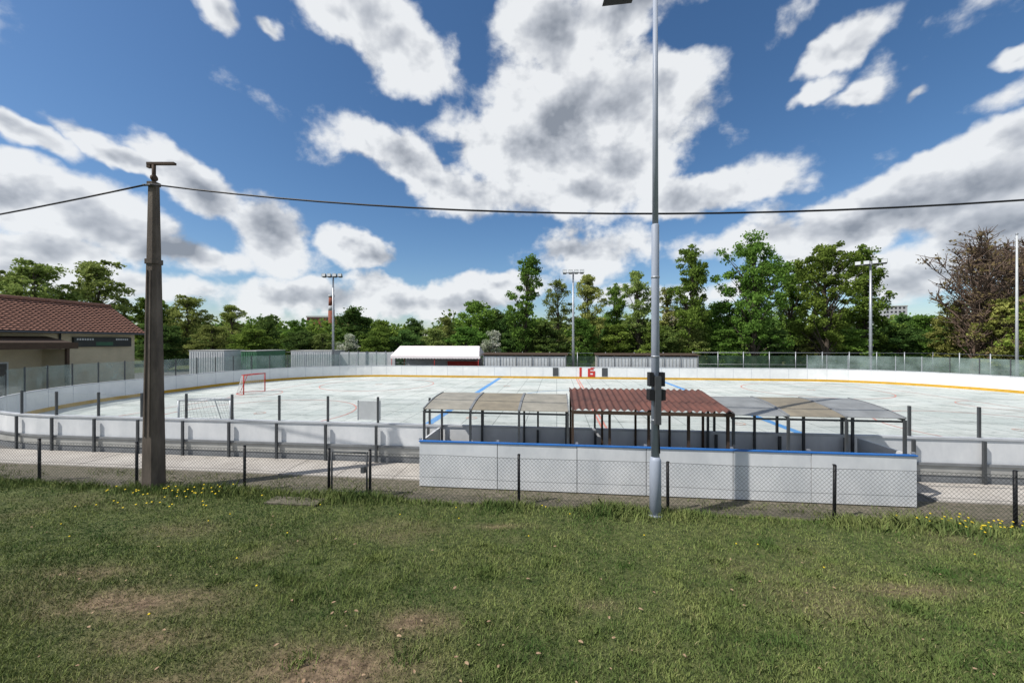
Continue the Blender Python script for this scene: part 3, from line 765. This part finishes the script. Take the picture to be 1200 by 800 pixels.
T5=treemesh('light_e',5,12,4.4,.08,170,90,.30,'leafB',.95,.3)
T6=treemesh('halfbare_f',6,13,5.2,.12,150,13,.25,'leafD',.9,.15,'trunkgrey',12)
T7=treemesh('blossom_g',7,4.5,2.0,.05,60,90,.22,'blossom',.6,.2)
T8=treemesh('sparse_h',8,15,3.8,.15,120,58,.28,'leafB',.85,.25,'bark',3)
T9=treemesh('rounded_i',9,10,3.8,.04,170,90,.30,'leafA',.95,.3)
def tree(me,px,Y,top,mh=None,name='tree',rot=None,wide=1.0):
    """px = bearing of the trunk measured from the photo, Y depth, top= height sighting of the crown top"""
    x=(px-600)/460*Y; h=(400-top)/460*Y+3.4; s=h/me['top']
    linkobj(name,me,(x,Y,0),random.random()*6.28 if rot is None else rot,(s*wide,s*wide,s))
tree(T3,617,46,300,name='poplar_tree',wide=.95); tree(T4,600,49,368)
tree(T8,655,50,328,wide=.9); tree(T1b,690,48,322,wide=.85); tree(T1,722,50,334,wide=.85); tree(T1b,748,47,318,wide=.9)
tree(T8,778,52,338); tree(T1,808,45,290,name='linden_tree',wide=.85); tree(T4,828,49,372); tree(T9,680,45,374); tree(T9,765,45.5,380)
tree(T2,884,44,276,name='linden_tree',wide=.88); tree(T2b,968,43,288,name='linden_tree',wide=.88); tree(T1,1012,47,290,name='linden_tree',wide=1.0)
tree(T2b,928,51,310,name='linden_tree',wide=.85); tree(T9,845,47,355)
tree(T6,1142,40,276,name='bare_ash_tree'); tree(T6,1188,44,286,name='bare_ash_tree'); tree(T6,1160,48,290,name='bare_ash_tree'); tree(T5,1118,44,356,wide=.9); tree(T5,1172,38,350,wide=1.1)
tree(T9,1215,36,345); tree(T6,1245,40,290,name='bare_ash_tree'); tree(T9,1085,48,370,name='shrub',wide=1.2)
tree(T5,105,54,306,name='willow_tree',wide=1.1); tree(T5,45,50,309,name='willow_tree',wide=1.1); tree(T5,15,56,320,name='willow_tree'); tree(T5,-40,48,312,name='willow_tree')
tree(T9,175,60,350,wide=1.2); tree(T5,222,60,348,wide=1.1); tree(T1b,272,60,358,wide=1.2); tree(T4,310,62,370)
tree(T9,345,70,376); tree(T4,420,66,362,wide=1.4); tree(T9,445,60,376)
tree(T9,555,50,354,wide=1.15); tree(T4,590,53,364,wide=1.2); tree(T5,525,58,372); tree(T4,490,62,374)
tree(T7,578,43.5,388,name='blossoming_shrub'); tree(T7,408,45,392,name='blossoming_shrub')
for i,(px,tp) in enumerate([(195,380),(250,382),(300,386),(345,388),(375,391),(440,389),(470,387),(510,385),(545,384),(640,378),(680,380),(725,381),(770,383),(815,385),(850,386),(900,388),(950,388),(1000,386),(1045,380)]):
    tree((T4,T5,T9)[i%3],px,44.5+random.random()*2.5,tp,name='shrub',wide=1.7)

def mass(name,lst,leafk,per,ls):
    r=np.random.default_rng(99); cs=[];tt=[]
    for (x,y,h,w) in lst:
        t=r.random()
        ncl=16
        for k in range(ncl):
            an=r.random()*6.28; q=r.random()**.5; z=(.1+.85*r.random()); ww=w*(1-.55*z*z)
            cx,cy,cz=x+math.cos(an)*q*ww,y+math.sin(an)*q*ww,h*z
            o=r.normal(0,1,(per,3)); o/=np.linalg.norm(o,axis=1)[:,None]; o*=(r.random(per)**.5)[:,None]*w*.38
            cs.append(np.array([cx,cy,cz])+o); tt.append(np.clip(t*.6+.3*r.random()+.1*r.random(per),0,1))
    c=np.concatenate(cs); t=np.concatenate(tt); n=len(c)
    u=r.normal(0,1,(n,3)); u/=np.linalg.norm(u,axis=1)[:,None]; v=np.cross(u,r.normal(0,1,(n,3))); v/=np.linalg.norm(v,axis=1)[:,None]
    s=(ls*(.6+.8*r.random(n)))[:,None]*.5
    Q=np.stack([c-u*s,c-v*s*.7,c+u*s,c+v*s*.7],1).reshape(-1,3)
    linkobj(name,npmesh(name,Q,np.arange(n*4).reshape(-1,4),[M[leafk]],{'tint':np.repeat(t,4)}))
lst=[]
for i in range(95):
    x=-150+i*3.3+random.uniform(-1,1); y=74+random.uniform(-6,6)+.0006*x*x
    lst.append((x,y,random.uniform(5.2,8.6),random.uniform(2.6,4.0)))
mass('distant_trees',lst,'leafA',42,.62)
lst=[]
for i in range(90):
    x=-260+i*6+random.uniform(-2,2); y=130+random.uniform(-10,10)
    lst.append((x,y,random.uniform(7,11.5),random.uniform(5,7)))
mass('distant_trees',lst,'leafC',42,1.2)
lst=[]
for i in range(40):
    lst.append((12+i*1.3+random.uniform(-1,1),53+random.uniform(-2,3),random.uniform(4.0,7.0),random.uniform(1.8,2.6)))
mass('hedge',lst,'leafC',40,.5)

# ------------------------------------------------------------ sun + sky
el=math.radians(50); az=math.radians(247)
sd=Vector((math.sin(az)*math.cos(el),math.cos(az)*math.cos(el),math.sin(el)))
L=bpy.data.lights.new('sun','SUN'); L.energy=5.0; L.angle=math.radians(.5); L.color=(1,.955,.89)
lo=bpy.data.objects.new('sun',L); lo.rotation_euler=sd.to_track_quat('Z','Y').to_euler(); scene.collection.objects.link(lo)
W=bpy.data.worlds.new('World'); scene.world=W; W.use_nodes=True; nt=W.node_tree; nt.nodes.clear()
N_=nt.nodes.new; LK=nt.links.new
out=N_('ShaderNodeOutputWorld'); sky=N_('ShaderNodeTexSky'); sky.sky_type='NISHITA'; sky.sun_disc=False
sky.sun_elevation=el; sky.sun_rotation=az; sky.altitude=300; sky.air_density=1.0; sky.dust_density=.8; sky.ozone_density=3.0
hs=N_('ShaderNodeHueSaturation'); hs.inputs['Saturation'].default_value=1.18; hs.inputs['Value'].default_value=1.0; LK(sky.outputs[0],hs.inputs['Color'])
bg=N_('ShaderNodeBackground'); bg.inputs[1].default_value=.118; LK(hs.outputs[0],bg.inputs[0])
def math_(op,a,b=None,c=None,cl=False):
    m=N_('ShaderNodeMath'); m.operation=op; m.use_clamp=cl
    for i,v in enumerate((a,b,c)):
        if v is None: continue
        if isinstance(v,(int,float)): m.inputs[i].default_value=v
        else: LK(v,m.inputs[i])
    return m.outputs[0]
tc=N_('ShaderNodeTexCoord'); sep=N_('ShaderNodeSeparateXYZ'); LK(tc.outputs['Generated'],sep.inputs[0])
azn=math_('ARCTAN2',sep.outputs[0],sep.outputs[1]); eln=math_('ARCSINE',sep.outputs[2])
def wn(sc,det,ro,vec,off=(0,0,0),dist=0,sca=(1,1,1)):
    mp=N_('ShaderNodeMapping'); mp.inputs['Location'].default_value=off; mp.inputs['Scale'].default_value=sca; LK(vec,mp.inputs[0])
    n=N_('ShaderNodeTexNoise'); n.inputs['Scale'].default_value=sc; n.inputs['Detail'].default_value=det; n.inputs['Roughness'].default_value=ro; n.inputs['Distortion'].default_value=dist
    LK(mp.outputs[0],n.inputs['Vector']); return n
ae=N_('ShaderNodeCombineXYZ'); LK(azn,ae.inputs[0]); LK(eln,ae.inputs[1])
wp=wn(7.0,4,.6,tc.outputs['Generated'],(3,1,2))
vm=N_('ShaderNodeVectorMath'); vm.operation='SUBTRACT'; LK(wp.outputs['Color'],vm.inputs[0]); vm.inputs[1].default_value=(.5,.5,.5)
vs=N_('ShaderNodeVectorMath'); vs.operation='SCALE'; LK(vm.outputs[0],vs.inputs[0]); vs.inputs['Scale'].default_value=.11
va=N_('ShaderNodeVectorMath'); va.operation='ADD'; LK(ae.outputs[0],va.inputs[0]); LK(vs.outputs[0],va.inputs[1])
sz_=N_('ShaderNodeVectorMath'); sz_.operation='MULTIPLY'; LK(va.outputs[0],sz_.inputs[0]); sz_.inputs[1].default_value=(1,1,0)
# cumulus cells: bearing/elevation sightings, size, tilt, thickness
BL=[(690,150,135,85,0,1.15),(590,160,62,46,0,.9),(775,100,62,42,0,.9),(655,45,60,60,0,.9),(735,10,85,45,0,.9),(820,232,95,28,0,.9),(480,195,80,30,-30,.9),(545,225,62,30,-20,.8),(680,225,100,38,0,.9),(430,165,38,18,-35,.65),
(450,15,95,52,-25,1.0),(495,70,42,40,0,.85),(400,5,45,32,0,.75),(258,8,28,24,-40,.85),(312,22,14,18,0,.65),(20,145,58,20,-18,.95),
(145,185,64,18,-22,.95),(240,225,80,26,-28,.9),(315,285,58,48,0,1.0),(30,225,95,42,-8,1.05),(110,262,95,36,-5,1.0),(215,300,120,30,0,.9),(30,295,100,36,0,1.0),
(420,295,48,25,-12,1.0),(500,350,130,22,0,.95),(350,350,120,22,0,.9),(180,340,120,20,0,.8),(680,298,74,30,0,1.0),(590,335,80,18,0,.8),(770,345,100,18,0,.65),
(985,58,54,25,12,.95),(955,108,28,14,15,.75),(1010,105,22,16,0,.7),(1185,70,34,18,0,.85),(925,35,40,40,0,.5),(1072,108,22,12,10,.65),
(1090,230,150,42,15,1.05),(1170,180,95,34,18,1.0),(1000,265,105,34,8,.95),(890,280,95,26,0,.75),(1190,265,90,62,0,1.0),(1075,315,120,28,0,.8),(1090,60,150,60,25,.36),(1150,125,110,36,15,.38),(880,210,70,30,0,.42)]
cur=None
for (px,py,rx,ry,rot,am) in BL:
    u=(px-600)/460; v=(400-py)/460; a_=math.atan(u); e_=math.atan(v/math.sqrt(1+u*u))
    k1=1/(460*math.sqrt(1+u*u)); k2=1/(460*math.sqrt(1+u*u))/(1+v*v/(1+u*u))
    mp=N_('ShaderNodeMapping'); mp.vector_type='TEXTURE'; mp.inputs['Location'].default_value=(a_,e_,0)
    mp.inputs['Rotation'].default_value=(0,0,math.radians(rot)); mp.inputs['Scale'].default_value=(rx*k1*1.5,ry*k2*1.5,1)
    LK(sz_.outputs[0],mp.inputs[0]); g=N_('ShaderNodeTexGradient'); g.gradient_type='SPHERICAL'; LK(mp.outputs[0],g.inputs[0])
    val=math_('MULTIPLY',g.outputs['Fac'],am)
    if cur is None: cur=val
    else:
        m=N_('ShaderNodeMath'); m.operation='SMOOTH_MAX'; LK(cur,m.inputs[0]); LK(val,m.inputs[1]); m.inputs[2].default_value=.08; cur=m.outputs[0]
mr=N_('ShaderNodeMapRange'); mr.inputs['From Min'].default_value=1.05; mr.inputs['From Max'].default_value=1.35; mr.inputs['To Max'].default_value=.36; LK(math_('ABSOLUTE',azn),mr.inputs[0])
cur=math_('MAXIMUM',cur,mr.outputs[0])
sc_=(1,1,1.3)
n1=wn(6.2,8,.56,tc.outputs['Generated'],(1.7,.4,0),.1,sc_); n1b=wn(6.2,4,.56,tc.outputs['Generated'],(1.7-.03,.4,.05),.1,sc_)
raw=math_('ADD',math_('MULTIPLY',cur,1.6),math_('MULTIPLY',math_('SUBTRACT',n1.outputs['Fac'],.5),2.4))
raw=math_('SUBTRACT',raw,.42)
dens=N_('ShaderNodeMapRange'); dens.interpolation_type='SMOOTHSTEP'; dens.inputs['From Min'].default_value=-.08; dens.inputs['From Max'].default_value=.36; LK(raw,dens.inputs[0])
thick=N_('ShaderNodeMapRange'); thick.interpolation_type='SMOOTHSTEP'; thick.inputs['From Min'].default_value=.55; thick.inputs['From Max'].default_value=1.25; LK(math_('ADD',math_('MULTIPLY',cur,.75),math_('MULTIPLY',raw,.5)),thick.inputs[0])
emb=math_('MULTIPLY',math_('SUBTRACT',n1.outputs['Fac'],n1b.outputs['Fac']),3.6)  # emboss: light from upper left painted into the cloud colour
sh=math_('SUBTRACT',math_('ADD',.93,emb),math_('MULTIPLY',thick.outputs[0],.55))  # cloud shading in colour: lit tops brighter, thick cores shaded grey
sh=math_('MINIMUM',math_('MAXIMUM',sh,0.0),1.0)
cr=N_('ShaderNodeValToRGB'); e=cr.color_ramp.elements; e[0].position=0; e[0].color=(.27,.30,.35,1); e[1].position=.95; e[1].color=(.87,.89,.91,1)
x=cr.color_ramp.elements.new(.5); x.color=(.54,.57,.62,1)
LK(sh,cr.inputs[0])
bg2=N_('ShaderNodeBackground'); bg2.inputs[1].default_value=1.0; LK(cr.outputs[0],bg2.inputs[0])
ms=N_('ShaderNodeMixShader'); LK(math_('MULTIPLY',dens.outputs[0],.95),ms.inputs[0]); LK(bg.outputs[0],ms.inputs[1]); LK(bg2.outputs[0],ms.inputs[2]); LK(ms.outputs[0],out.inputs[0])
try: W.cycles.sampling_method='MANUAL'; W.cycles.sample_map_resolution=256
except Exception: pass

# ------------------------------------------------------------ camera
cam=bpy.data.cameras.new('camera'); cam.sensor_width=36; cam.lens=36*460/1200; cam.clip_end=5000; cam.clip_start=.05
co=bpy.data.objects.new('camera',cam); co.location=(0,0,3.4); co.rotation_euler=(math.radians(90),0,0); scene.collection.objects.link(co); scene.camera=co
scene.view_settings.view_transform='Standard'; scene.view_settings.look='None'; scene.view_settings.exposure=0; scene.view_settings.gamma=1
